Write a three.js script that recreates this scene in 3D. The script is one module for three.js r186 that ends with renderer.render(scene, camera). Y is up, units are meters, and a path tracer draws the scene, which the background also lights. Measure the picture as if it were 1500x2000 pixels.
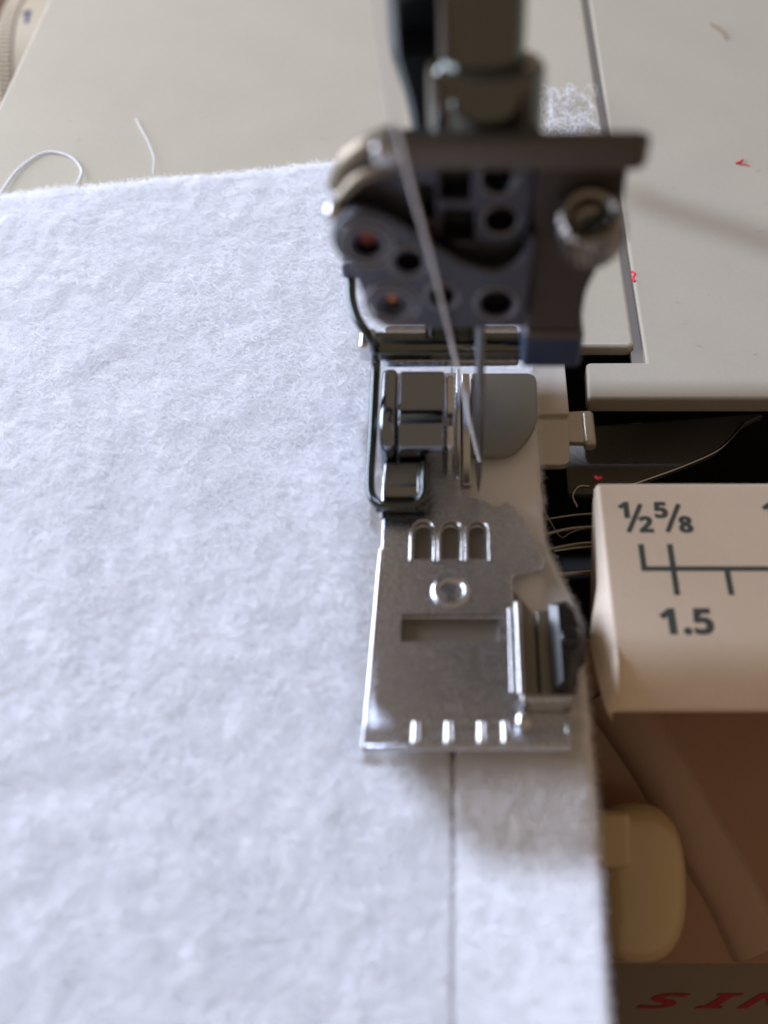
import * as THREE from 'three';
import { RoundedBoxGeometry } from 'three/addons/geometries/RoundedBoxGeometry.js';
import { mergeGeometries } from 'three/addons/utils/BufferGeometryUtils.js';
import { ImprovedNoise } from 'three/addons/math/ImprovedNoise.js';
import { FontLoader } from 'three/addons/loaders/FontLoader.js';
import { TextGeometry } from 'three/addons/geometries/TextGeometry.js';
import { RectAreaLightUniformsLib } from 'three/addons/lights/RectAreaLightUniformsLib.js';

// Everything below is modelled in millimetres and turned into metres once, at the very end.
const MM = 0.001, PI = Math.PI;
const scene = new THREE.Scene();

// ---------------------------------------------------------------- camera, light, exposure
const pitch = 53.5 * PI / 180;
const camera = new THREE.PerspectiveCamera(53.35, 0.75, 0.002, 20);
camera.position.set(0, 80 * MM, 59.2 * MM);
camera.rotation.set(-pitch, 0, 0);
camera.setViewOffset(1500, 2000, -134, 0, 1500, 2000);   // the lens axis meets the frame right of its centre
camera.focus = 0.112;
camera.userData.fStop = 17;
scene.add(camera);

RectAreaLightUniformsLib.init();
scene.background = new THREE.Color().setRGB(0.275, 0.20, 0.138);     // the dim warm room around
function area(name, color, intensity, w, h, pos, at = [0, 0, 0]) {
  const l = new THREE.RectAreaLight(color, intensity, w, h);
  l.name = name; l.position.set(...pos); l.lookAt(...at); scene.add(l);
  return l;
}
const rgb = (r, g, b) => new THREE.Color().setRGB(r, g, b);
area('skylight', rgb(0.80, 0.935, 1.24), 1240, 0.06, 0.06, [-0.07, 1.30, -0.40]);         // high daylight from behind
area('window', rgb(0.86, 0.95, 1.16), 11, 0.32, 0.17, [-0.28, 0.082, -0.11], [0, 0.0, 0]);        // low window on the left

const renderer = new THREE.WebGLRenderer({ antialias: true });
renderer.toneMapping = THREE.LinearToneMapping;
renderer.toneMappingExposure = 1.0;
renderer.shadowMap.enabled = true;

// ---------------------------------------------------------------- helpers
let seed = 12345;
const rnd = () => { seed = (seed * 1664525 + 1013904223) >>> 0; return seed / 4294967296; };
const rr = (a, b) => a + (b - a) * rnd();
const noise = new ImprovedNoise();
const N = (x, y, z = 0) => noise.noise(x, y, z);
const fbm = (x, y, z = 0, o = 4) => { let s = 0, a = 1, f = 1; for (let i = 0; i < o; i++) { s += a * N(x * f, y * f, z + i * 7.3); a *= 0.5; f *= 2.03; } return s; };
const sstep = (a, b, x) => { const t = Math.min(1, Math.max(0, (x - a) / (b - a))); return t * t * (3 - 2 * t); };

const counts = {};
const numbered = (n) => { const k = counts[n] = (counts[n] ?? -1) + 1; return k ? n + '_' + String(k).padStart(3, '0') : n; };
function tag(o, label, category, extra = {}) { o.userData = { label, category, ...extra }; return o; }
function thing(name, label, category, pos = [0, 0, 0], extra) {
  const g = new THREE.Group(); g.name = numbered(name); g.position.set(...pos); scene.add(g);
  return tag(g, label, category, extra);
}
// a mesh; geometry given in scene millimetres, kept relative to its thing's base
function part(name, geo, mat, parent, label) {
  const geos = Array.isArray(geo) ? geo : [geo];
  const g = geos.length > 1 ? mergeGeometries(geos.map((q) => { const k = q.index ? q.toNonIndexed() : q.clone(); for (const a of Object.keys(k.attributes)) if (!['position', 'normal', 'uv'].includes(a)) k.deleteAttribute(a); return k; })) : geos[0];
  const m = new THREE.Mesh(g, mat); m.name = name; m.castShadow = m.receiveShadow = true;
  if (parent) {
    const o = new THREE.Vector3();
    for (let p = parent; p && p !== scene; p = p.parent) o.add(p.position);
    g.translate(-o.x, -o.y, -o.z);
    parent.add(m);
  } else { m.name = numbered(name); scene.add(m); }
  if (label) m.userData.label = label;
  return m;
}
// smooth across small angles only, each face weighing by its area, so that large flat faces stay flat
function creased(geo, limit, caps = false) {
  const g = geo.index ? geo.toNonIndexed() : geo, p = g.attributes.position, n = p.count, lim = Math.cos(limit);
  const fn = [], a = new THREE.Vector3(), b = new THREE.Vector3(), c = new THREE.Vector3(), at = new Map(), key = (i) => Math.round(p.getX(i) * 2e3) + ',' + Math.round(p.getY(i) * 2e3) + ',' + Math.round(p.getZ(i) * 2e3);
  for (let f = 0; f < n; f += 3) {
    a.fromBufferAttribute(p, f); b.fromBufferAttribute(p, f + 1).sub(a); c.fromBufferAttribute(p, f + 2).sub(a);
    const v = new THREE.Vector3().crossVectors(b, c), l = v.length(); v.divideScalar(l || 1); fn.push([v, l]);
    for (let k = 0; k < 3; k++) { const q = key(f + k); if (!at.has(q)) at.set(q, []); at.get(q).push(f / 3); }
  }
  const out = new Float32Array(n * 3), s = new THREE.Vector3();
  for (let i = 0; i < n; i++) {
    const me = fn[Math.floor(i / 3)]; s.set(0, 0, 0);
    for (const f of at.get(key(i))) if (fn[f][0].dot(me[0]) >= lim) s.addScaledVector(fn[f][0], fn[f][1]);
    if (caps && Math.abs(me[0].z) > 0.9999) s.copy(me[0]);
    else if (caps) for (const f of at.get(key(i))) if (Math.abs(fn[f][0].z) > 0.9999 && fn[f][0].dot(me[0]) >= lim) { s.copy(fn[f][0]); break; }
    s.normalize(); out.set([s.x, s.y, s.z], i * 3);
  }
  g.setAttribute('normal', new THREE.BufferAttribute(out, 3));
  return g;
}
const V = (a) => new THREE.Vector3(...a);
function shapeOf(pts, holes = []) {
  const s = new THREE.Shape(pts.map(([a, b]) => new THREE.Vector2(a, b)));
  for (const h of holes) s.holes.push(h.isPath ? h : new THREE.Path(h.map(([a, b]) => new THREE.Vector2(a, b))));
  return s;
}
// rounds the corners of a polygon
function rounded(pts, r, n = 5) {
  const out = [], L = pts.length;
  pts.forEach((p, i) => {
    const a = pts[(i + L - 1) % L], b = pts[(i + 1) % L], q = Array.isArray(r) ? r[i] : (p[2] ?? r);
    const da = Math.hypot(a[0] - p[0], a[1] - p[1]), db = Math.hypot(b[0] - p[0], b[1] - p[1]);
    const k = Math.min(q, da * 0.48, db * 0.48);
    if (k < 1e-3) { out.push([p[0], p[1]]); return; }
    const A = [p[0] + (a[0] - p[0]) * k / da, p[1] + (a[1] - p[1]) * k / da], B = [p[0] + (b[0] - p[0]) * k / db, p[1] + (b[1] - p[1]) * k / db];
    for (let j = 0; j <= n; j++) { const t = j / n, u = 1 - t; out.push([u * u * A[0] + 2 * u * t * p[0] + t * t * B[0], u * u * A[1] + 2 * u * t * p[1] + t * t * B[1]]); }
  });
  return out;
}
const circle = (cx, cy, r, n = 28) => Array.from({ length: n }, (_, i) => [cx + r * Math.cos(-2 * PI * i / n), cy + r * Math.sin(-2 * PI * i / n)]);
const boxPath = (cx, cy, w, h, r = 0.25) => rounded([[cx - w / 2, cy - h / 2], [cx - w / 2, cy + h / 2], [cx + w / 2, cy + h / 2], [cx + w / 2, cy - h / 2]], r, 4);
function extrude(shape, depth, bevel, seg = 3) {
  const g = new THREE.ExtrudeGeometry(shape, { depth: depth - 2 * bevel, bevelEnabled: bevel > 0, bevelThickness: bevel, bevelSize: bevel, bevelOffset: -bevel, bevelSegments: seg, curveSegments: 16 });
  g.translate(0, 0, bevel);
  return creased(g, 0.6, true);
}
// plan (x, z) -> a plate with its top at y
function plate(pts, y, t, bevel = 0.1, holes = [], seg = 3) { const g = extrude(shapeOf(pts, holes), t, bevel, seg); g.rotateX(PI / 2); g.translate(0, y, 0); return g; }
// side profile (z, y) pulled from x0 to x1
function prismX(pts, x0, x1, bevel = 0.1, seg = 3) { const g = extrude(shapeOf(pts), x1 - x0, bevel, seg); g.rotateY(-PI / 2); g.translate(x1, 0, 0); return g; }
// elevation (x, y) with its back at z0 and front at z1
function slab(pts, z0, z1, bevel = 0.1, holes = [], seg = 3) { const g = extrude(shapeOf(pts, holes), z1 - z0, bevel, seg); g.translate(0, 0, z0); return g; }
function box(x0, x1, y0, y1, z0, z1, r = 0.1, seg = 3) { const g = new RoundedBoxGeometry(x1 - x0, y1 - y0, z1 - z0, seg, r); g.translate((x0 + x1) / 2, (y0 + y1) / 2, (z0 + z1) / 2); return g; }
function tube(pts, r, seg = 60, rad = 8, closed = false, tension = 0.5) { return new THREE.TubeGeometry(new THREE.CatmullRomCurve3(pts.map(V), closed, 'centripetal', tension), seg, r, rad, closed); }
// a sewing thread: three plies twisted round a path
function twisted(pts, r, pitch_, seg) {
  const c = new THREE.CatmullRomCurve3(pts.map(V), false, 'centripetal'), L = c.getLength(), n = seg ?? Math.min(900, Math.ceil(L / pitch_ * 8)), fr = c.computeFrenetFrames(n, false), out = [];
  for (let k = 0; k < 3; k++) {
    const p = [];
    for (let i = 0; i <= n; i++) { const t = i / n, a = 2 * PI * (k / 3 + L * t / pitch_), q = c.getPointAt(t); q.addScaledVector(fr.normals[i], Math.cos(a) * r * 0.5).addScaledVector(fr.binormals[i], Math.sin(a) * r * 0.5); p.push(q); }
    out.push(new THREE.TubeGeometry(new THREE.CatmullRomCurve3(p), n, r * 0.56, 5));
  }
  return out;
}
function lathe(profile, n = 48) { return creased(new THREE.LatheGeometry(profile.map(([r, y]) => new THREE.Vector2(r, y)), n), 0.5); }
function ball(x, y, z, r, sx = 1, sy = 1, sz = 1) { const g = new THREE.SphereGeometry(r, 28, 20); g.scale(sx, sy, sz); g.translate(x, y, z); return g; }

// ---------------------------------------------------------------- materials
function texture(n, f, srgb) {
  const d = new Uint8Array(n * n * 4);
  for (let y = 0; y < n; y++) for (let x = 0; x < n; x++) {
    const c = f(x, y); const i = (y * n + x) * 4;
    for (let k = 0; k < 3; k++) d[i + k] = Math.max(0, Math.min(255, Math.round((Array.isArray(c) ? c[k] : c) * 255)));
    d[i + 3] = 255;
  }
  const t = new THREE.DataTexture(d, n, n); t.wrapS = t.wrapT = THREE.RepeatWrapping; t.magFilter = THREE.LinearFilter; t.minFilter = THREE.LinearMipmapLinearFilter; t.generateMipmaps = true;
  if (srgb) t.colorSpace = THREE.SRGBColorSpace;
  t.needsUpdate = true;
  return t;
}
const tileN = (x, y, n, s, z) => { // tiling noise by blending
  const u = x / n, v = y / n, g = (a, b) => fbm(a * s, b * s, z, 4);
  return (g(u, v) * (1 - u) + g(u - 1, v) * u) * (1 - v) + (g(u, v - 1) * (1 - u) + g(u - 1, v - 1) * u) * v;
};
const mottle = texture(256, (x, y) => { const k = 0.97 + 0.022 * tileN(x, y, 256, 6, 3) + 0.02 * (rnd() - 0.5); return [k, k * 0.995, k * 0.985]; }, true);
const grain = texture(512, (x, y) => 0.5 + 0.3 * tileN(x, y, 512, 60, 9) + 0.3 * (rnd() - 0.5));
const speck = texture(512, (x, y) => 0.5 + 0.30 * tileN(x, y, 512, 36, 4) + 0.12 * (rnd() - 0.5));
const scratch = texture(512, (x, y) => 0.55 + 0.22 * tileN(x * 1, y * 1, 512, 9, 5) + 0.25 * N(x * 0.9, y * 0.03, 2) + 0.15 * (rnd() - 0.5));
const per = (t, mm) => { const c = t.clone(); c.repeat.set(1 / mm, 1 / mm); c.needsUpdate = true; return c; };
const std = (c, rough, metal, o = {}) => new THREE.MeshPhysicalMaterial({ color: c, roughness: rough, metalness: metal, ...o });
const M = {
  cream: std(rgb(0.395, 0.355, 0.275), 0.42, 0, { map: per(mottle, 60), bumpMap: per(grain, 14), bumpScale: 0.000012 }),
  creamWarmLit: std(rgb(0.86, 0.745, 0.62), 0.42, 0, { map: per(mottle, 40), bumpMap: per(grain, 10), bumpScale: 0.000012 }),  // bed cream made paler and warmer: warm light on the guide painted in
  cover: std(rgb(0.34, 0.185, 0.115), 0.25, 0, { map: per(mottle, 30), bumpMap: per(grain, 12), bumpScale: 0.00001 }),  // brown stands for cream in shade: the darkness is in the colour
  ivory: std(rgb(0.56, 0.42, 0.225), 0.16, 0, { clearcoat: 0.6, clearcoatRoughness: 0.1 }),
  steel: std(rgb(0.56, 0.56, 0.57), 0.34, 1, { roughnessMap: per(scratch, 18), bumpMap: per(grain, 6), bumpScale: 0.000006 }),
  satin: std(rgb(0.63, 0.665, 0.745), 0.42, 1, { roughnessMap: per(scratch, 9), bumpMap: per(speck, 12), bumpScale: 0.0001 }),
  under: std(rgb(0.30, 0.28, 0.24), 0.5, 1, { bumpMap: per(grain, 5), bumpScale: 0.00002 }),
  chrome: std(rgb(0.62, 0.62, 0.63), 0.13, 1),
  seam: std(rgb(0.17, 0.145, 0.12), 0.5, 0),
  creamShaded: std(rgb(0.375, 0.335, 0.265), 0.42, 0, { map: per(mottle, 55), bumpMap: per(grain, 14), bumpScale: 0.000012 }),  // bed cream made darker: shade over the right plate put into the colour
  rearPlate: std(rgb(0.27, 0.27, 0.25), 0.5, 0.8, { bumpMap: per(speck, 10), bumpScale: 0.00003 }),
  bracket: std(rgb(0.24, 0.27, 0.315), 0.17, 1, { roughnessMap: per(scratch, 12), bumpMap: per(grain, 5), bumpScale: 0.000006 }),
  loop: std(rgb(0.40, 0.37, 0.31), 0.25, 1),
  moulding: std(rgb(0.40, 0.27, 0.20), 0.45, 0, { map: per(mottle, 30) }),  // cover plastic made paler: light on the raised band is in the colour
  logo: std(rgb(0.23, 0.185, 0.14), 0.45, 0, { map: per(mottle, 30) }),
  tan: std(rgb(0.36, 0.295, 0.205), 0.4, 0),  // cream dial made darker: the shade on it is in the colour
  screw: std(rgb(0.27, 0.255, 0.24), 0.24, 1, { bumpMap: per(speck, 6), bumpScale: 0.00008 }),
  hinge: std(rgb(0.24, 0.25, 0.26), 0.22, 1),
  strap: std(rgb(0.20, 0.17, 0.125), 0.42, 1),
  rimSteel: std(rgb(0.26, 0.25, 0.255), 0.35, 1),
  dark: std(rgb(0.075, 0.076, 0.078), 0.3, 1, { bumpMap: per(grain, 6), bumpScale: 0.000008 }),
  bar: std(rgb(0.14, 0.15, 0.142), 0.17, 1, { roughnessMap: per(scratch, 12) }),
  cast: std(rgb(0.105, 0.106, 0.125), 0.38, 1, { bumpMap: per(grain, 6), bumpScale: 0.00004 }),
  castBrown: std(rgb(0.085, 0.07, 0.066), 0.5, 0.8, { bumpMap: per(grain, 6), bumpScale: 0.00004 }),
  plateBrown: std(rgb(0.15, 0.127, 0.108), 0.45, 0.9),
  black: std(rgb(0.012, 0.011, 0.011), 0.4, 0, { clearcoat: 0.2 }),
  wire: std(rgb(0.10, 0.115, 0.12), 0.16, 1),
  housing: std(rgb(0.006, 0.0045, 0.004), 0.9, 0),
  guard: std(rgb(0.15, 0.14, 0.12), 0.5, 0.6, { bumpMap: per(speck, 20), bumpScale: 0.00006 }),
  copper: std(rgb(0.55, 0.24, 0.12), 0.4, 1),
  rust: std(rgb(0.36, 0.12, 0.085), 0.6, 0.6),
  blue: std(rgb(0.012, 0.028, 0.075), 0.4, 0, { clearcoat: 0.3 }),
  ink: std(rgb(0.065, 0.085, 0.085), 0.7, 0),
  navy: std(rgb(0.01, 0.012, 0.06), 0.6, 0),
  red: std(rgb(0.30, 0.012, 0.025), 0.5, 0),
  lintRed: std(rgb(0.75, 0.02, 0.04), 0.9, 0),
  lintBrown: std(rgb(0.22, 0.15, 0.06), 0.8, 0),
  felt: std(rgb(0.85, 0.85, 0.865), 0.95, 0, { sheen: 0.4, sheenRoughness: 0.7, sheenColor: rgb(0.8, 0.82, 0.9) }),
  fibre: std(rgb(0.95, 0.95, 0.955), 0.9, 0),
  thread: std(rgb(0.78, 0.78, 0.82), 0.75, 0, { sheen: 0.3 }),
  threadGrey: std(rgb(0.42, 0.38, 0.33), 0.8, 0),
  translucent: std(rgb(0.52, 0.48, 0.42), 0.3, 0.4),
  table: std(rgb(0.085, 0.045, 0.028), 0.5, 0, { map: per(mottle, 50) }),
};

// ---------------------------------------------------------------- the setting
{
  const t = part('table', box(-400, 400, -90, -62, -500, 300, 2), M.table);
  t.userData = { kind: 'structure', label: 'dark brown table under the sewing machine' };
}

// ---------------------------------------------------------------- the machine's plates
{
  const b = thing('bed_plate', 'large cream plastic bed plate at the back left, under the white felt', 'machine bed');
  part('plate_top', plate(rounded([[-62.9, -260], [20.2, -260], [20.25, -23, 0.8], [6.8, -23], [6.8, 70], [-62.9, 70]], 0.6), 0, 1.8, 0.5, [], 4), M.cream, b);
  part('skirt', [box(-62.0, 6.2, -40, -1.75, -255, 69, 0.5), box(6.0, 19.5, -40, -1.75, -255, -26, 0.5)], M.housing, b);
}
{
  const s = thing('slide_plate', 'cream plate at the upper right with a notched front corner, red lint on it', 'machine bed');
  part('plate_top', plate(rounded([[21.25, -260], [170, -260], [170, -15], [14.4, -15, 0.6], [14.6, -20.4, 0.6], [21.2, -20.45, 0]], 0.6), 0.05, 2.3, 0.4, [], 4), M.creamShaded, s);
  part('seam_strip', plate([[19.9, -259], [21.6, -259], [21.4, -20.9], [19.9, -20.9]], -0.95, 0.7, 0.05), M.seam, s);
}
{
  // dark inside of the machine, seen through the gap between the plates
  const h = thing('looper_housing', 'black machine interior seen through the gap behind the marked guide', 'housing');
  part('floor', box(6.9, 160, -42, -30, -40, 26, 0.4), M.housing, h);
  part('back_wall', box(6.9, 160, -31, -2.4, -42, -25, 0.4), M.housing, h);
  part('side_wall', box(5.9, 7.4, -31, -0.9, -22.5, 33, 0.2), M.housing, h);
}
{
  // the guide with the width marks
  const g = thing('seam_guide', 'cream guide block, its pinkish tone painted for warm light, printed with ½, ⅝ and 1.5 scale marks', 'seam guide', [13.5, 0, 0]);
  const prof = rounded([[-0.6, 4, 0.6], [18.2, 4, 3.2], [21.7, 0.2, 1.0], [8.2, -7.9, 1.2], [-0.6, 1.4, 0.6]], 0.6, 8);
  part('body', prismX(prof, 13.5, 110, 0.55, 5), M.creamWarmLit, g);
  {
    // the flared edge along its left side
    const A = [[13.9, 3.9, -0.3], [13.9, 3.9, 5], [13.9, 3.9, 10], [13.9, 3.9, 15], [13.9, 3.85, 18.4], [13.9, 2.6, 20.6], [13.9, 0.6, 21.5]];
    const B = [[13.45, 3.2, -0.3], [13.3, 2.6, 5], [13.0, 2.2, 10], [11.9, 1.8, 15.2], [12.5, 1.0, 18.9], [12.9, 0.4, 20.8], [13.2, 0.2, 21.5]];
    const a = new THREE.CatmullRomCurve3(A.map(V)), b = [], n = 40, pos = [], idx = [], uv = [], m = 8;
    const bAt = (t) => { const f = t * (B.length - 1), i = Math.min(B.length - 2, Math.floor(f)), k = f - i; return B[i].map((v, q) => v + (B[i + 1][q] - v) * k); };
    const aAt = (t) => { const f = t * (A.length - 1), i = Math.min(A.length - 2, Math.floor(f)), k = f - i; return A[i].map((v, q) => v + (A[i + 1][q] - v) * k); };
    for (let i = 0; i <= n; i++) { const p = aAt(i / n), q = bAt(i / n); for (let j = 0; j <= m; j++) { const t = j / m, u = Math.sin(t * PI / 2), w = 1 - Math.cos(t * PI / 2) * 1.0;
      const e = j === m ? 1 : 0; pos.push(p[0] + (q[0] - p[0]) * (0.35 * u + 0.65 * t), p[1] + (q[1] - p[1]) * (0.35 * w + 0.65 * t), p[2] + (q[2] - p[2]) * t); uv.push(i, j); if (i < n && j < m) { const k = i * (m + 1) + j; idx.push(k, k + 1, k + m + 1, k + 1, k + m + 2, k + m + 1); } } 
    }
    // underside, back to the body
    const base = pos.length / 3; for (let i = 0; i <= n; i++) { const q = bAt(i / n); pos.push(...q, 13.8, q[1] - 1.6, q[2]); uv.push(i, 0, i, 1); if (i < n) { const k = base + i * 2; idx.push(k, k + 1, k + 2, k + 1, k + 3, k + 2); } }
    const fg = new THREE.BufferGeometry(); fg.setAttribute('position', new THREE.Float32BufferAttribute(pos, 3)); fg.setAttribute('uv', new THREE.Float32BufferAttribute(uv, 2)); fg.setIndex(idx); fg.computeVertexNormals();
    part('side_flange', fg, M.creamWarmLit, g);
  }
  const top = 4.012, font = await new FontLoader().loadAsync('fonts/droid/droid_sans_bold.typeface.json');
  const fontR = await new FontLoader().loadAsync('fonts/droid/droid_sans_regular.typeface.json');
  globalThis.fonts_ = { font, fontR };
  const print = (s, x, z, size, f = font, sx = 1) => { const t = new TextGeometry(s, { font: f, size, depth: 0.016, curveSegments: 6, bevelEnabled: true, bevelThickness: 0.004, bevelSize: 0.07, bevelSegments: 1 }); t.scale(sx, 1, 1); t.rotateX(-PI / 2); t.translate(x, top - 0.01, z); return t; };
  const bar = (x0, x1, z0, z1) => { const q = new THREE.BoxGeometry(x1 - x0, 0.02, z1 - z0); q.translate((x0 + x1) / 2, top, (z0 + z1) / 2); return q; };
  const slash = (x, z) => { const q = new THREE.BoxGeometry(0.42, 0.02, 3.5); q.rotateY(-0.42); q.translate(x, top, z); return q; };
  part('half_mark', [print('1', 15.35, 3.6, 1.75), slash(16.8, 3.65), print('2', 17.1, 5.25, 1.75)], M.ink, g);
  part('five_eighths_mark', [print('5', 18.65, 3.6, 1.75), slash(20.35, 3.65), print('8', 20.75, 5.25, 1.75)], M.ink, g);
  part('inch_mark', [print('1', 28.7, 3.9, 2.0)], M.ink, g);
  part('scale_line', [bar(16.8, 60, 9.0, 9.5), bar(16.8, 17.3, 6.6, 9.01), bar(19.4, 19.9, 6.6, 9.01), bar(19.4, 19.9, 9.49, 12.0), bar(24.15, 24.65, 9.49, 12.0), bar(32.0, 32.5, 6.6, 9.01)], M.ink, g);
  part('centimetre_mark', [print('1.5', 17.75, 15.85, 2.45, font, 1.0)], M.ink, g);
}
{
  const { font } = globalThis.fonts_;
  const c = thing('front_cover', 'front cover below the guide, its shade put into a brown colour, with red SIN lettering', 'cover', [20, -20, 25]);
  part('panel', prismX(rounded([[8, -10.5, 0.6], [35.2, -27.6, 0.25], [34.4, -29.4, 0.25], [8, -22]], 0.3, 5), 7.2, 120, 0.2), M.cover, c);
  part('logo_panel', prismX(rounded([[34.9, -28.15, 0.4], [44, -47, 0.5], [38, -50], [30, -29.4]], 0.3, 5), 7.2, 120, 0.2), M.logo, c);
  // raised curved moulding
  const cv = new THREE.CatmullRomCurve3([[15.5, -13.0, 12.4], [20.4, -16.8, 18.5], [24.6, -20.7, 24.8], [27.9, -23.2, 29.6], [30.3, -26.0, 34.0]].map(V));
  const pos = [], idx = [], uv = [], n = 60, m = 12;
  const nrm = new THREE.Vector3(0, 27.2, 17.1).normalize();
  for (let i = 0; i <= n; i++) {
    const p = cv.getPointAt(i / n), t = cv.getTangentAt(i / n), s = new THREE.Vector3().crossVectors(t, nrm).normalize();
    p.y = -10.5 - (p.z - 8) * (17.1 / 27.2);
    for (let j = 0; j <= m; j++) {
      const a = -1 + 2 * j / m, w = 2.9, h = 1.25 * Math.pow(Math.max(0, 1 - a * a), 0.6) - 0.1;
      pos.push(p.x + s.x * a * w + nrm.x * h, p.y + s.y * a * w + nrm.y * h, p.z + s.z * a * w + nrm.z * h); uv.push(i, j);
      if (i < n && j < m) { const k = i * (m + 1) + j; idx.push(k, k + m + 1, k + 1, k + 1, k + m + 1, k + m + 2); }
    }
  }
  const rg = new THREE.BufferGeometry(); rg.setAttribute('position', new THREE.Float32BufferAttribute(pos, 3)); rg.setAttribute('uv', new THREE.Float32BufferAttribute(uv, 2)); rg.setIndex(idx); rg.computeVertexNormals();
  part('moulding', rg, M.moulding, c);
  // lettering on the steep panel
  const slope = Math.atan2(18.85, 9.1), LO = [['S', 18.35], ['I', 24.6], ['N', 28.4], ['G', 36.0], ['E', 43.0], ['R', 49.0]];
  const letters = LO.map(([ch, x]) => {
    const t = new TextGeometry(ch, { font, size: 2.3, depth: 0.04, curveSegments: 8 });
    t.applyMatrix4(new THREE.Matrix4().set(2.5, 0.95, 0, 0, 0, 1, 0, 0, 0, 0, 1, 0, 0, 0, 0, 1));
    t.rotateX(slope - PI / 2 - 0.0 - (PI / 2 - 0) + PI / 2);
    t.translate(x, -34.35, 37.93);
    return t;
  });
  part('lettering', letters, M.red, c);
}
{
  const k = thing('tension_knob', 'rounded ivory knob beside the felt edge above the red lettering', 'knob', [17, -18, 28]);
  const g = new THREE.SphereGeometry(1, 40, 28), p = g.attributes.position;
  for (let i = 0; i < p.count; i++) { const s = (q, e) => Math.sign(q) * Math.pow(Math.abs(q), e); p.setXYZ(i, s(p.getX(i), 0.8) * 4.6, s(p.getY(i), 0.8) * 3.0, s(p.getZ(i), 0.75) * 7.2); }
  g.rotateX(0.5); g.translate(17.2, -17.5, 30.2); g.computeVertexNormals();
  part('cap', g, M.ivory, k);
  const tb = new RoundedBoxGeometry(3.6, 1.8, 5.2, 4, 0.8); tb.rotateX(0.5); tb.translate(14.6, -13.2, 27.6);
  part('tab', tb, M.ivory, k);
}

// ---------------------------------------------------------------- throat plate, loopers and what lies in the gap
{
  const t = thing('throat_plate', 'stacked grey metal throat plate pieces right of the foot, beside the dark gap', 'throat plate', [10, 0, -12]);
  part('needle_plate', plate(rounded([[7.0, -22.8], [12.2, -22.8], [12.2, -12.4], [7.0, -12.4]], 0.3), 0.5, 0.9, 0.12), M.translucent, t);
  part('stitch_finger', plate(rounded([[7.0, -13.2], [12.2, -13.2], [11.9, -6.0, 1.0], [7.0, -6.0]], 0.3), 0.0, 0.9, 0.15), M.translucent, t);
  part('tongue', [plate(rounded([[11.4, -13.6], [14.2, -13.8], [14.2, -9.4], [11.4, -9.5]], 0.4), -0.5, 0.8, 0.15), box(13.6, 14.9, -1.6, -0.1, -13.6, -8.9, 0.5)], M.translucent, t);
}
{
  const q = thing('guard_plate', 'dark leaf shaped metal plate with a pale curved edge inside the gap', 'guard plate', [22, -8, -14]);
  part('blade', plate(rounded([[12.5, -18, 0.3], [36, -20, 0.3], [32.6, -18, 1.5], [30.0, -14.4, 3], [22, -10.6, 4], [16.5, -8.4, 1], [12.5, -8.4, 0.3]], 0.5), -8, 0.9, 0.2), M.guard, q);
  part('edge', tube([[33.4, -8.1, -18.6], [32.0, -8.1, -16.9], [29.9, -8.1, -14.7], [26, -8.1, -12.5], [22, -8.1, -10.7], [17, -8.1, -8.6]], 0.17, 60, 8), M.steel, q);
}
{
  const l = thing('upper_looper', 'thin pale metal looper rod pair just left of the guide, in the black gap', 'looper', [12, -6, 0]);
  part('rod', [tube([[9.2, -6.2, -1.6], [12, -6, -2.2], [17, -6, -2.6]], 0.26, 24), tube([[9.4, -6.6, 0.0], [13, -6.4, -0.6], [17, -6.4, -0.8]], 0.24, 24)], M.loop, l);
  part('prong', tube([[10.2, -5.0, 1.2], [13, -4.8, 0.9], [17, -4.8, 0.8]], 0.13, 16), M.loop, l);
  part('prong', tube([[9.6, -5.6, -3.2], [13, -5.2, -3.5], [17, -5.2, -3.6]], 0.13, 16), M.loop, l);
  part('hook', tube([[12.9, -4.6, -4.0], [12.5, -4.4, -5.4], [13.2, -4.2, -6.4], [14.3, -4.4, -6.6]], 0.16, 24), M.loop, l);
}
{
  const l = thing('lower_looper', 'single dull looper rod lowest in the black gap, beside the guide edge', 'looper', [12, -7, 3]);
  part('rod', tube([[9.0, -7, 2.9], [13, -6.9, 2.6], [17, -6.9, 2.4]], 0.32, 24), M.loop, l);
}
tag(part('looper_thread', tube([[8.6, -0.6, -1.8], [9.6, -2.2, -0.8], [10.8, -3.6, 0.4], [12.2, -5.4, -1.4], [13.6, -5.8, -2.2]], 0.05, 40, 6), M.threadGrey), 'fine pale thread running from the felt edge into the dark gap', 'thread');
{
  const k = thing('cutting_knife', 'black faceted knife block standing between the felt edge and the guide', 'knife', [9.5, 0, 17]);
  part('blade', plate([[8.35, 12.9], [9.9, 12.55], [11.0, 13.6], [11.4, 15.6], [11.25, 17.6], [10.5, 18.6], [10.3, 20.6], [9.6, 21.3], [8.35, 21.2]], 4.6, 9, 0.7, [], 1), M.dark, k);
  part('knife_holder', box(7.3, 8.5, -3, 3.1, 13.0, 21.4, 0.2), M.under, k);
  part('knife_screw', (() => { const g = lathe([[0, 0.35], [0.7, 0.3], [0.95, 0], [0.95, -0.5]].reverse()); g.translate(9.9, 4.7, 16.4); return g; })(), M.dark, k);
}

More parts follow.
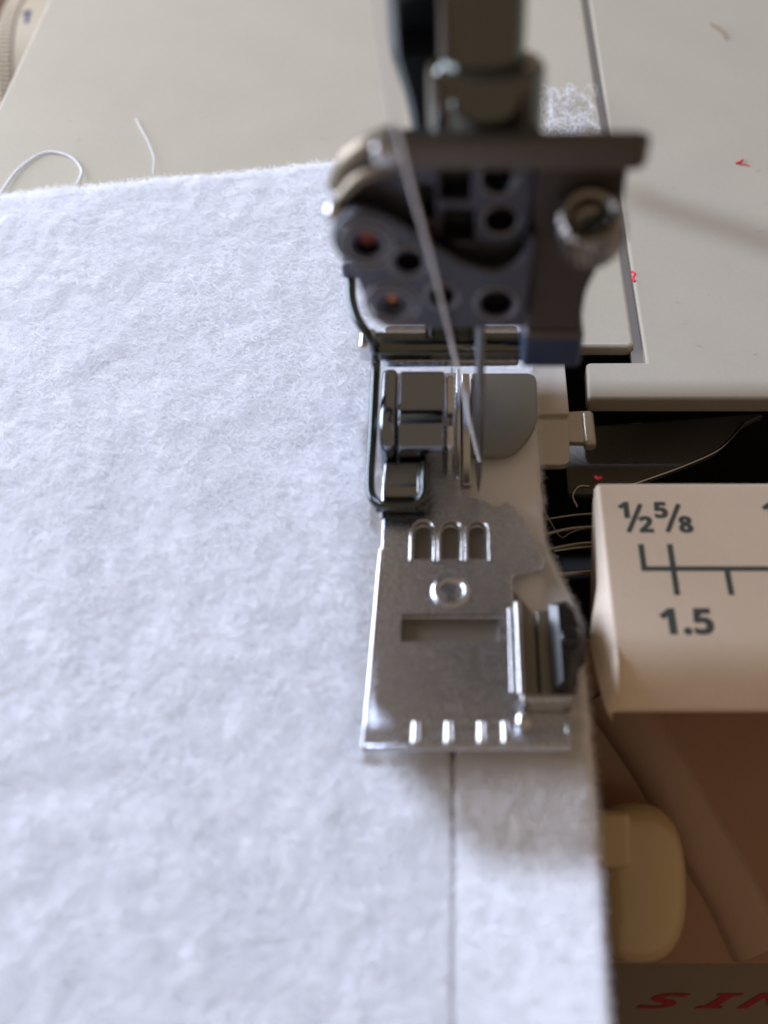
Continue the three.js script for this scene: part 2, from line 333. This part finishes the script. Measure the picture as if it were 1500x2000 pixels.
// ---------------------------------------------------------------- the felt
{
  const f = thing('felt_fabric', 'thick white fleecy felt lying on the bed and under the presser foot', 'fabric');
  const backEdge = (x) => -54.6 - 0.156 * (x + 12) * (x < -12 ? -1 : 0) * -1 * -1 + 0.5 * N(x * 0.12, 4) + 0.25 * N(x * 0.5, 9);
  const back = (x) => (x < -12 ? -54.5 + 0.156 * (-12 - x) : -54.5 - 0.02 * (x + 12)) + 0.45 * N(x * 0.12, 4.2) + 0.22 * N(x * 0.55, 9.1);
  const press = (x, z) => { const d = Math.hypot(Math.max(-7.2 - x, 0, x - 9.6), Math.max(-18 - z, 0, z - 26.2)); return 1 - sstep(0, 5, d); };
  const lump = (x, z) => 0.30 * fbm(x * 0.13, z * 0.13, 1.7, 2) + 0.135 * fbm(x * 0.55 + 3, z * 0.36, 6.1, 3) + 0.05 * N(x * 1.9, z * 1.7, 2.2);
  const seam = (z) => 0.24 * N(z * 0.07, 5.5) + 0.05 * N(z * 0.4, 2.5);
  const hLeft = (x, z) => {
    const e = Math.max(0, Math.min(1, (seam(z) - 0.06 - x) / 0.5)), b = Math.min(1, (z - back(x)) / 1.6);
    const edge = Math.sqrt(Math.max(0, 1 - (1 - e) ** 2)) * 0.4 + 0.6, be = Math.sqrt(Math.max(0, 1 - (1 - b) ** 2));
    const p = press(x, z);
    return 0.06 + (1.72 + lump(x, z) * (1 - 0.8 * p) + 0.35 * (1 - p)) * edge * be;
  };
  const rightEdge = (z) => 8.7 + 2.75 * sstep(3, 14.5, z) - 0.5 * sstep(24, 50, z) + 0.13 * N(z * 0.6, 3.1) + 0.06 * N(z * 2.3, 1.1);
  const hRight = (x, z) => {
    const e = Math.max(0, Math.min(1, (x - seam(z) - 0.06) / 0.55)), r = Math.min(1, (rightEdge(z) - x) / 0.8);
    const p = press(x, z), q = (v) => Math.sqrt(Math.max(0, 1 - (1 - v) ** 2)) * 0.5 + 0.5;
    return 0.06 + (1.68 + 0.55 * lump(x + 40, z) * (1 - 0.8 * p) + 0.28 * (1 - p)) * q(e) * q(r);
  };
  function sheet(x0, x1, z0, z1, nx, nz, h) {
    const pos = [], idx = [], uv = [];
    const put = (x, y, z) => { pos.push(x, y, z); uv.push(x, z); return pos.length / 3 - 1; };
    const at = (i, j) => {
      const z1_ = z1, s = i / nx; let xa = x0, xb = typeof x1 === 'function' ? null : x1;
      return [s, j / nz, xa, xb, z1_];
    };
    const grid = [];
    for (let j = 0; j <= nz; j++) for (let i = 0; i <= nx; i++) {
      const [s, t] = at(i, j);
      let z = z0 === back ? 0 : z0 + (z1 - z0) * t;
      const xs = x1 === rightEdge ? seam(z) + x0 : x0, xe = x1 === rightEdge ? x1(z) : x1 + seam(z), x = xs + (xe - xs) * (x1 === rightEdge ? (1 - Math.cos(PI * s)) / 2 * 0.5 + s * 0.5 : 1 - (1 - s) ** 1.6);
      if (z0 === back) { const zb = back(x); z = zb + (z1 - zb) * Math.pow(t, 1.25); }
      grid.push(put(x, h(x, z), z));
    }
    const w = nx + 1;
    for (let j = 0; j < nz; j++) for (let i = 0; i < nx; i++) { const a = grid[j * w + i], b = grid[j * w + i + 1], c = grid[(j + 1) * w + i], d = grid[(j + 1) * w + i + 1]; idx.push(a, c, b, b, c, d); }
    const ring = [];
    for (let i = 0; i <= nx; i++) ring.push(grid[i]);
    for (let j = 1; j <= nz; j++) ring.push(grid[j * w + nx]);
    for (let i = nx - 1; i >= 0; i--) ring.push(grid[nz * w + i]);
    for (let j = nz - 1; j >= 1; j--) ring.push(grid[j * w]);
    const low = ring.map((k) => put(pos[k * 3], 0.03, pos[k * 3 + 2]));
    for (let i = 0; i < ring.length; i++) { const k = (i + 1) % ring.length; idx.push(ring[i], ring[k], low[i], low[i], ring[k], low[k]); }
    const g = new THREE.BufferGeometry(); g.setAttribute('position', new THREE.Float32BufferAttribute(pos, 3)); g.setAttribute('uv', new THREE.Float32BufferAttribute(uv, 2)); g.setIndex(idx); g.computeVertexNormals();
    return g;
  }
  part('main_panel', sheet(-95, -0.06, back, 62, 300, 340, hLeft), M.felt, f);
  part('hem_strip', sheet(0.06, rightEdge, -54, 62, 44, 300, hRight), M.felt, f);
  // loose fibres of the pile: nobody could count them
  const variants = [];
  for (let v = 0; v < 5; v++) {
    const L = 1.0, a = rr(-0.9, 0.9), b = rr(-0.9, 0.9), c = rr(0.05, 0.3);
    variants.push(tube([[-L, 0, 0], [-L * 0.35, c * 0.6, a * 0.7], [L * 0.35, c, b * 0.7], [L, rr(0, 0.25), (a + b) * 0.3]], 0.0105, 7, 3));
  }
  const dummy = new THREE.Object3D(), col = new THREE.Color();
  const spots = [];
  const tryPut = (x, z, h, lift, len, tilt) => spots.push([x, h + lift, z, rnd() * 2 * PI, tilt, len]);
  for (let i = 0; i < 250000; i++) {
    const x = -64 + 63.75 * Math.pow(rnd(), 0.9), z = -54 + 104 * rnd();
    if (x > -7.35 && z < 26.3 && z > -17) continue;
    if (z < back(x) + 0.2) continue;
    const p = press(x, z);
    tryPut(x, z, hLeft(x, z), rr(-0.10, 0.12) - 0.05 * p, rr(0.45, 1.4), rr(-0.32, 0.32));
  }
  for (let i = 0; i < 62000; i++) {
    const z = -50 + 100 * rnd(), x = 0.3 + (rightEdge(z) - 0.3) * rnd();
    if (z > -17 && z < 26.3 && x < 8.2) continue;
    tryPut(x, z, hRight(x, z), rr(-0.08, 0.08), rr(0.35, 0.8), rr(-0.2, 0.2));
  }
  for (let i = 0; i < 5200; i++) {   // fuzz along the cut edges
    const x = -62 + 62 * rnd();
    tryPut(x, back(x) + rr(-0.5, 0.5), rr(0.4, 1.7), 0, rr(0.3, 0.9), rr(-0.6, 0.6));
  }
  for (let i = 0; i < 3600; i++) { const z = -50 + 100 * rnd(); tryPut(rightEdge(z) + rr(-0.3, 0.16), z, rr(0.3, 1.5), 0, rr(0.15, 0.4), rr(-0.5, 0.5)); }
  const per5 = variants.map(() => []);
  spots.forEach((s, i) => per5[i % 5].push(s));
  variants.forEach((g, v) => {
    const im = new THREE.InstancedMesh(g, M.fibre, per5[v].length); im.name = 'fibre'; im.userData.kind = 'stuff';
    per5[v].forEach(([x, y, z, turn, tilt, len], i) => {
      dummy.position.set(x, y, z); dummy.rotation.set(0, turn, tilt, 'YXZ'); dummy.scale.set(len, Math.max(0.6, len), len); dummy.updateMatrix(); im.setMatrixAt(i, dummy.matrix);
      const k = rr(0.94, 1.04); im.setColorAt(i, col.setRGB(k, k, k * rr(0.99, 1.02)));
    });
    im.castShadow = im.receiveShadow = true;
    f.add(im);
  });
}

// ---------------------------------------------------------------- the presser foot
{
  const p = thing('presser_foot', 'silver metal presser foot pressing the felt in the middle of the picture', 'presser foot', [0, 2, 5]);
  const slot = (cx) => { const w = 1.0, pts = []; for (let i = 0; i <= 12; i++) { const a = PI + PI * i / 12; pts.push([cx + w * Math.cos(a), 4.7 + 1.15 * Math.sin(a)]); } pts.push([cx + w, 8.1], [cx - w, 8.1]); return pts.reverse(); };
  const soleOut = rounded([[-6.6, -15.5], [-6.5, 6], [-7.0, 24.0], [5.9, 24.0], [5.5, 22.8], [5.3, 9.5, 0.6], [8.15, 8.9, 0.5], [8.3, 7.6, 0.5], [6.4, 2.6, 0.8], [5.3, 1.1, 0.5], [4.1, 1.9, 0.6], [2.8, 1.0, 0.4], [0.9, 0.4, 0.3], [0.9, -15.5]], 0.25, 4);
  const holes = [slot(-2.72), slot(-0.2), slot(2.28), boxPath(-0.2, 15.0, 8.9, 3.15, 0.25)];
  part('sole', plate(soleOut, 3.5, 0.85, 0.2, holes, 4), M.satin, p);
  part('edge_highlight', [tube([[-6.5, 3.4, -1.5], [-6.45, 3.42, 3.2]], 0.27, 8, 10), tube([[-6.46, 3.42, 6.9], [-6.62, 3.42, 12], [-6.76, 3.42, 17], [-6.98, 3.38, 24.2]], 0.27, 40, 10)], M.chrome, p);  // bright bar added along the sole edge to stand for its window highlight
  part('sole_base', [plate(rounded([[-6.3, -15], [-6.3, 5], [-6.6, 23.6], [5.4, 23.6], [7.2, 22.4], [7.2, 13.2], [5.0, 10], [5.0, 2], [0.6, 0.6], [0.6, -15]], 0.3), 2.66, 0.6, 0.1)], M.under, p);
  for (const cx of [-2.72, -0.2, 2.28]) {
    const u = []; u.push([cx - 1.06, 3.5, 8.1]); for (let i = 0; i <= 10; i++) { const a = PI + PI * i / 10; u.push([cx + 1.06 * Math.cos(a), 3.52, 4.7 + 1.2 * Math.sin(a)]); } u.push([cx + 1.06, 3.5, 8.1]);
    part('slot_rim', tube(u, 0.17, 60, 8), M.steel, p);
  }
  const rv = lathe([[0.0, 3.52], [0.8, 3.55], [1.05, 3.62], [1.25, 3.82], [1.5, 3.88], [1.72, 3.72], [1.8, 3.45]]); rv.translate(-0.15, 0, 11.35);
  part('rivet', rv, M.satin, p);
  // upturned toe
  const toeProf = rounded([[22.9, 2.75], [24.3, 2.7], [26.1, 3.15], [26.3, 3.7, 0.25], [26.0, 3.95, 0.25], [24.4, 3.45], [23.2, 3.3], [22.7, 3.2]], 0.21, 4);
  part('toe', [prismX(toeProf, -7.3, 9.5, 0.18, 4), plate(rounded([[5.4, 22.6], [9.45, 22.6], [9.45, 24.6], [5.4, 24.6]], 0.2), 3.1, 0.7, 0.12)], M.satin, p);
  for (const x of [-2.97, -0.33, 2.31, 4.25]) { const g = new THREE.CapsuleGeometry(0.36, 1.75, 6, 14); g.rotateX(PI / 2); g.scale(1, 0.9, 1); g.rotateX(-0.26); g.translate(x, 3.62, 24.75); part('toe_ridge', g, M.chrome, p); }
  part('toe_corner', ball(5.75, 3.75, 23.75, 0.75, 0.85, 0.7, 1.2), M.chrome, p);
  // upstanding fence with its turned end
  part('fence', [prismX(rounded([[12.7, 3.4], [13.1, 5.2, 0.5], [22.3, 5.5, 0.3], [22.3, 3.4]], 0.25, 4), 5.3, 5.85, 0.22, 4), prismX(rounded([[12.9, 3.4], [13.4, 4.3], [21.5, 4.2], [21.5, 3.4]], 0.15), 4.75, 5.1, 0.12, 3)], M.steel, p);
  part('fence_stop', [box(5.5, 9.75, 3.0, 5.4, 22.2, 22.75, 0.22), box(9.1, 9.7, 2.9, 3.6, 22.8, 25.6, 0.2)], M.steel, p);
  // ankle bracket
  const brk = (dy, dz) => rounded([[-11.0, 3.2], [-11.0, 8.6 + dy, 0.8], [-4.0 + dz, 9.1 + dy, 1.8], [-2.2 + dz, 6.9, 1.2], [-2.1 + dz, 3.2]], 0.6, 7);
  part('bracket_block', prismX(brk(0, 0), -5.15, -0.75, 0.3, 4), M.bracket, p);
  part('bracket_cheek', prismX(brk(0.25, 0.1), -6.85, -5.3, 0.55, 5), M.bracket, p);
  part('bracket_cheek', prismX(brk(-0.4, -0.2), -0.6, 0.15, 0.2, 4), M.steel, p);
  part('bracket_rail', [box(0.35, 0.75, 3.2, 5.6, -14, 0.2, 0.12), box(0.95, 1.75, 3.0, 3.9, -15, -0.4, 0.15)], M.steel, p);
  part('back_plate', plate(rounded([[-6.9, -16.4, 0.8], [6.5, -16.4, 0.5], [6.5, -11.6, 0.5], [-6.9, -11.4, 0.8]], 0.5), 9.2, 1.0, 0.25), M.satin, p);
  part('rear_plate', plate(rounded([[1.9, -15.6, 0.5], [8.7, -15.6, 1.2], [8.55, -8.3, 2.2], [5.9, -4.4, 1.5], [1.9, -4.4, 0.2]], 0.3, 8), 3.3, 0.6, 0.14), M.rearPlate, p);
  // dark hinge block
  part('hinge_block', [prismX(rounded([[-1.9, 2.9], [-1.9, 5.6, 0.5], [1.3, 5.5, 1.0], [2.3, 4.2, 0.6], [2.3, 2.9]], 0.35, 5), -6.5, -2.9, 0.3, 4), prismX(rounded([[-1.7, 2.9], [-1.7, 5.9, 0.5], [2.2, 5.9, 0.8], [2.4, 2.9]], 0.3, 5), -3.3, -2.5, 0.22, 4)], M.hinge, p);
  part('hinge_pin', [(() => { const g = new THREE.CylinderGeometry(0.55, 0.55, 4.6, 20); g.rotateZ(PI / 2); g.translate(-4.8, 4.2, 2.5); return g; })()], M.wire, p);
  // bent spring wire
  part('spring_wire', [tube([[-9.6, 19.5, -14.2], [-9.2, 18.4, -12.2], [-9.05, 17.6, -10.6], [-8.5, 16.9, -9.0], [-7.5, 16.2, -7.6], [-7.15, 15.6, -7.3], [-7.1, 14.2, -7.8], [-7.2, 11.5, -9.4], [-7.35, 9.4, -7.0], [-7.5, 7.4, -3.0], [-7.65, 5.8, 0.3], [-7.5, 5.2, 1.9], [-6.9, 5.0, 2.75], [-5.2, 5.0, 3.05], [-3.4, 5.1, 2.9], [-2.7, 5.4, 2.1], [-2.6, 5.8, 0.4], [-2.6, 5.9, -1.2]], 0.44, 200, 12)], M.wire, p);
  // cross bar above the bracket
  part('cross_bar', [(() => { const g = new THREE.CylinderGeometry(1.2, 1.2, 13.6, 32); g.rotateZ(PI / 2); g.translate(-0.3, 14, -8.7); return g; })(), box(-6.8, 6.4, 13.2, 14.4, -9.6, -7.3, 0.3)], M.bar, p);
  const cap = part('bar_end', box(-8.5, -6.95, 12.9, 15.1, -9.9, -7.5, 0.4), M.chrome, p);
  part('bar_pin', ball(-7.25, 14.9, -7.7, 0.45), M.chrome, cap);
}
tag(part('presser_bar', slab(rounded([[-4.4, 62], [-4.4, 42], [-3.5, 38.8], [-3.0, 35.5], [-2.5, 14.5], [2.5, 14.5], [2.5, 62]], 1.0), -11, -8, 0.9, [], 4), M.bar), 'tall dark bar with a tapered end standing behind the needle bar', 'presser bar');

// ---------------------------------------------------------------- needle bar with its clamp
{
  const n = thing('needle_bar', 'dark blurred needle bar with collar and clamp full of holes, at the top', 'needle bar', [2, 24, 0]);
  const lean = (g) => { g.rotateX(-0.27); g.translate(2.1, 42, 1); return g; };   // the bar leans back
  const sh = lathe([[0, 2], [2.62, 2], [2.62, 21], [0, 21]]);
  part('shaft', lean(sh).translate(-0.3, 0, 0), M.bar, n);
  part('collar', lean(lathe([[2.62, 4.5], [3.3, 4.5], [3.62, 4.2], [3.66, 3.7], [3.66, -0.2], [0, -0.2]].reverse())), M.bar, n);
  part('clamp_plate', plate(rounded([[-4.4, 6.0, 0.5], [-4.6, 4.7, 0.5], [11.3, 4.7, 0.4], [11.9, 5.2, 0.4], [11.4, 6.1, 0.45]], 0.4), 44.75, 2.0, 0.3, [], 4), M.plateBrown, n);
  // back block with its holes, and the lobed front plate
  const back = rounded([[-3.2, 41.9], [-7.0, 39.8], [-7.3, 36], [-6.6, 32.5], [-5.0, 28.4], [5.3, 28.4], [5.3, 41.9]], 0.5);
  const backHoles = [circle(2.98, 39.8, 1.22), circle(3.25, 36.6, 1.2), boxPath(0.2, 39.7, 1.9, 3.1, 0.2), boxPath(0.4, 36.0, 2.0, 2.6, 0.2), boxPath(-1.75, 37.9, 1.0, 2.8, 0.3)];
  part('clamp_block', [slab(back, 0.6, 2.6, 0.25, backHoles), slab([[-6.3, 30], [5, 30], [5, 39.6], [-5, 39.6]], -3.5, 0.65, 0.3)], M.cast, n);
  const lobe = []; for (let a = 235; a >= 55; a -= 12) lobe.push([-5.65 + 2.45 * Math.cos(a * PI / 180), 36.0 + 2.45 * Math.sin(a * PI / 180), 0]);
  const front = rounded([...lobe, [-3.0, 37.2, 1], [-1.2, 35.6, 1], [1.2, 33.9, 1], [3.2, 33.4, 1.2], [4.6, 34.4, 1], [5.3, 36.6, 0.4], [5.4, 28.1, 0.4], [-5.2, 28.1, 0.8], [-6.2, 30.6, 1.2]], 0.6, 6);
  const frontHoles = [circle(-5.75, 35.8, 1.3), circle(-3.0, 34.35, 1.25), circle(-0.75, 31.3, 1.15), circle(-4.3, 30.55, 1.35), circle(3.1, 30.6, 1.45)];
  part('front_plate', slab(front, 2.4, 4.2, 0.3, frontHoles, 4), M.cast, n);
  const rim = (x, y, z, r) => { const g = new THREE.TorusGeometry(r, 0.13, 8, 36); g.translate(x, y, z); part('lit_hole_rim', g, M.rimSteel, n); };
  for (const [x, y, r] of [[-5.75, 35.8, 1.32], [-3.0, 34.35, 1.28], [-0.75, 31.3, 1.18], [-4.3, 30.55, 1.38], [3.1, 30.6, 1.48]]) rim(x, y, 4.2, r);  // paler rings added to stand for light caught on the hole edges
  for (const [x, y, r] of [[2.98, 39.8, 1.25], [3.25, 36.6, 1.22]]) rim(x, y, 2.6, r);
  rim(-5.75, 35.8, 4.2, 1.85); rim(-4.3, 30.55, 4.2, 1.9);
  const scr = (x, y, z, r, m) => { const g = lathe([[0, 0.25], [r * 0.45, 0.25], [r * 0.55, 0.75], [r * 0.9, 0.7], [r, 0.35], [r, -1.2]].reverse()); g.rotateX(PI / 2); g.translate(x, y, z); return part('set_screw', g, m, n); };
  const s1 = scr(-5.75, 35.8, 2.9, 1.22, M.cast), s2 = scr(-4.3, 30.55, 3.3, 1.28, M.cast);
  part('screw_socket', ball(-5.75, 35.8, 3.2, 0.74, 1, 1, 0.5), M.rust, s1);
  part('screw_socket', ball(-4.3, 30.55, 3.45, 0.55, 1, 1, 0.5), M.copper, s2);
  // curved clamping straps on the left
  part('strap', tube([[-3.4, 42.6, 2.2], [-5.0, 42.0, 2.2], [-6.6, 40.6, 1.8], [-7.6, 38.4, 1.4]], 0.8, 30, 12), M.strap, n);
  part('strap', tube([[-3.0, 41.4, 3.0], [-4.6, 40.8, 3.0], [-6.0, 39.9, 2.8], [-7.3, 38.2, 2.5]], 0.55, 30, 12), M.strap, n);
  part('clamp_glint', ball(-7.75, 37.4, 3.0, 0.75, 1, 1.2, 1), M.chrome, n);  // chrome ball stands for the white highlight on the clamp edge
  // side body on the right with the thumb screw and the blue end
  part('side_body', slab(rounded([[5.35, 41.4, 0.4], [11.2, 41.4, 0.6], [11.3, 36.2, 1.5], [10.3, 33.0, 1.2], [9.6, 30.5, 0.8], [9.5, 26.6, 0.4], [5.45, 26.6, 0.4]], 0.4, 6), 0.2, 3.0, 0.35, [], 4), M.castBrown, n);
  part('side_trim', box(5.5, 9.75, 26.0, 26.75, -2.6, 3.1, 0.15), M.plateBrown, n);
  part('blue_end', box(5.35, 10.0, 22.4, 26.1, -2.4, 2.6, 0.45, 4), M.blue, n);
  const ts = lathe([[0, 0.2], [0.9, 0.25], [1.3, 0.5], [1.55, 1.3], [1.95, 1.55], [2.3, 1.3], [2.5, 0.6], [2.55, -1.6], [2.2, -2.0], [1.4, -2.1], [1.4, -3]].reverse(), 96);
  { const q = ts.attributes.position; for (let i = 0; i < q.count; i++) { const x = q.getX(i), z = q.getZ(i), r = Math.hypot(x, z); if (r > 2.2) { const k = 1 + 0.045 * Math.cos(24 * Math.atan2(z, x)); q.setX(i, x * k); q.setZ(i, z * k); } } creased(ts, 0.4); }
  ts.scale(0.88, 1, 0.88); ts.rotateX(0.42); ts.rotateZ(0.18); ts.translate(9.0, 37.6, 4.6);
  const scw = part('thumb_screw', ts, M.screw, n);
  const so = box(-1.3, 1.3, -0.25, 0.25, -0.2, 0.5, 0.08); so.rotateX(PI / 2); so.rotateY(0.6); so.rotateX(0.42); so.rotateZ(0.18); so.translate(9.0, 38.0, 4.75);
  part('screw_slot', so, M.black, scw);
  part('guide_lug', [box(-4.7, -3.1, 43.5, 44.9, 4.6, 6.8, 0.4)], M.steel, n);
  // small side lug the wire hangs from
  part('side_lug', box(-9.9, -7.4, 18.6, 20.4, -14.6, -12.2, 0.4), M.cast, n);
}
{
  const g = lathe([[0, 3.2], [0.06, 3.5], [0.25, 5.6], [0.34, 7.6], [0.37, 9], [0.37, 30], [0, 30]]); g.rotateZ(0.012); g.translate(2.50, 0, 0.1);
  tag(part('needle', g, M.hinge), 'slender silver needle hanging below the clamp, its tip over the felt', 'needle');
}
tag(part('needle_thread', twisted([[-3.62, 58, 10.6], [-3.56, 55.1, 10], [-3.38, 50.8, 9.0], [-3.1, 46.6, 7.9], [-1.2, 34.6, 5.7], [0.6, 21.8, 3.2], [2.1, 10.8, 1.0], [2.46, 8.5, 0.5], [2.5, 8.2, 0.1]], 0.135, 0.9), M.thread), 'white sewing thread slanting down in front of the clamp to the needle', 'thread');

// ---------------------------------------------------------------- loose threads and lint
tag(part('loose_thread', twisted([[-57.4, 0.9, -47.2], [-57.2, 0.5, -49.4], [-56.2, 0.25, -55.3], [-53.7, 0.22, -58.8], [-50.7, 0.22, -58.2], [-48.1, 0.3, -55], [-47.6, 0.9, -51.0]], 0.13, 0.7), M.thread), 'curled loop of white thread at the far left edge of the felt', 'thread');
tag(part('loose_thread', twisted([[-43.2, 0.25, -66.5], [-41.7, 0.3, -63.4], [-40.2, 0.4, -60.2], [-39.1, 0.35, -57.2], [-38.4, 0.8, -53.4]], 0.065, 0.8), M.thread), 'short straight white thread end sticking out behind the felt', 'thread');
{
  const g = [];
  for (let i = 0; i < 70; i++) {
    const cx = rr(11.5, 18.6), cz = rr(-72, -58), r = rr(0.7, 2.2), a0 = rr(0, 6.3), pts = [];
    for (let k = 0; k < 7; k++) { const a = a0 + k * rr(0.5, 0.9); pts.push([cx + r * Math.cos(a) * rr(0.7, 1.2), 0.25 + rr(0, 1.6), cz + r * Math.sin(a) * rr(0.8, 1.5)]); }
    g.push(tube(pts, rr(0.022, 0.045), 28, 5));
  }
  tag(part('thread_tuft', g, M.thread), 'fluffy tangle of white thread on the bed behind the clamp', 'thread');
}
tag(part('lint', tube([[39.0, 0.2, -91.6], [39.8, 0.3, -90.2], [40.5, 0.3, -88.8], [40.6, 0.2, -87.2]], 0.11, 20, 6), M.lintBrown), 'curved brown hair of lint at the top right', 'lint');
tag(part('lint', [tube([[37.0, 0.2, -56.5], [37.5, 0.25, -56.7], [38.0, 0.2, -57.3]], 0.13, 12, 6), tube([[37.4, 0.15, -56.3], [38.2, 0.15, -56.2], [38.7, 0.15, -55.9]], 0.07, 12, 6)], M.lintRed), 'tiny red lint fleck on the right plate, nearest the right border', 'lint');
tag(part('lint', tube([[21.3, -0.2, -35.6], [21.5, 0.0, -34.9], [21.25, -0.1, -34.2], [21.4, 0.0, -33.6]], 0.17, 12, 6), M.lintRed), 'red lint caught in the seam between the two cream plates', 'lint');

{
  const g = [];
  for (let i = 0; i < 90; i++) {
    const left = rnd() < 0.55, x = left ? rr(-60, 18) : rr(23, 45), z = left ? rr(-96, -58) : rr(-90, -17), a = rr(0, 6.3), L = rr(0.08, 0.35) * (rnd() < 0.1 ? 2.5 : 1);
    g.push(tube([[x - L * Math.cos(a), 0.09, z - L * Math.sin(a)], [x + rr(-0.2, 0.2), 0.14, z + rr(-0.2, 0.2)], [x + L * Math.cos(a), 0.09, z + L * Math.sin(a)]], rr(0.012, 0.022), 6, 4));
  }
  const d = part('dust', g, M.threadGrey); tag(d, 'fine dust and hairs scattered over the cream plates', 'dust', { kind: 'stuff' });
}
tag(part('lint', tube([[13.6, 3.9, -1.3], [13.9, 4.0, -1.0], [14.2, 3.9, -1.2]], 0.13, 10, 6), M.lintRed), 'tiny red fleck at the back corner of the marked guide', 'lint');

// ---------------------------------------------------------------- the dial at the far left
{
  const { font } = globalThis.fonts_;
  const d = thing('ribbed_dial', 'ribbed cream dial with a dark blue 1 beyond the left bed edge', 'dial', [-80, -38, -133]);
  const R = 20, cy = -38, cz = -133;
  const wheel = lathe([[0, -85.6], [R - 1.2, -85.6], [R - 0.4, -85.0], [R - 0.4, -81.8], [R - 0.1, -81.5], [R - 0.1, -70], [0, -70]], 96); wheel.rotateZ(-PI / 2); wheel.translate(0, cy, cz);
  part('wheel', wheel, M.tan, d);
  const rib = new RoundedBoxGeometry(3.0, 0.75, 0.75, 2, 0.25);
  for (let i = 0; i < 56; i++) {
    const a = -0.9 + i * (2.4 / 55), m = new THREE.Mesh(rib, M.tan); m.name = 'rib'; m.castShadow = m.receiveShadow = true;
    m.position.set(-83.4 + 80, (R - 0.35) * Math.cos(a), (R - 0.35) * Math.sin(a)); m.rotation.x = a; d.add(m);
  }
  const t = new TextGeometry('1', { font, size: 3.4, depth: 0.3, curveSegments: 6 }); t.rotateX(-PI / 2); t.translate(-81.3, R - 0.35, 1.4); t.rotateX(0.20); t.translate(0, cy, cz);
  part('digit', t, M.navy, d);
}

// ---------------------------------------------------------------- the head that carries the bars, above the frame
{
  const h = thing('machine_head', 'cream machine head that the needle bar and presser bar come out of', 'machine head', [60, 61, -10]);
  part('underside', plate(rounded([[-10.6, -34.5], [-10.6, 3, 1], [-1.2, 13.8, 2], [35, 13.8], [35, -34.5]], 0.9), 66, 5, 0.8, [], 4), M.cream, h);
  part('shadow_rod', tube([[33, 114, -37], [48, 113, -50], [47, 112, -60], [31.5, 111, -70], [17, 110, -78], [14, 110, -80]], 1.15, 60, 12), M.bar, h);  // unseen rod added to throw the shadow band across the right plate
  part('casing', prismX(rounded([[-33, 65.9], [11, 65.9, 1], [-16, 150, 6], [-33, 150, 3]], 1.6), -3, 34, 1.5), M.cream, h);
}

// ---------------------------------------------------------------- millimetres to metres
const done = new Set();
const scaleM = new THREE.Matrix4().makeScale(MM, MM, MM), inv = new THREE.Matrix4().makeScale(1 / MM, 1 / MM, 1 / MM), mm = new THREE.Matrix4();
for (const top of scene.children) {
  if (top.isLight || top.isCamera) continue;
  top.traverse((o) => {
    o.position.multiplyScalar(MM);
    if (o.isMesh && !done.has(o.geometry)) { done.add(o.geometry); o.geometry.scale(MM, MM, MM); }
    if (o.isInstancedMesh) for (let i = 0; i < o.count; i++) { o.getMatrixAt(i, mm); mm.premultiply(scaleM).multiply(inv); o.setMatrixAt(i, mm); }
  });
}
renderer.render(scene, camera);
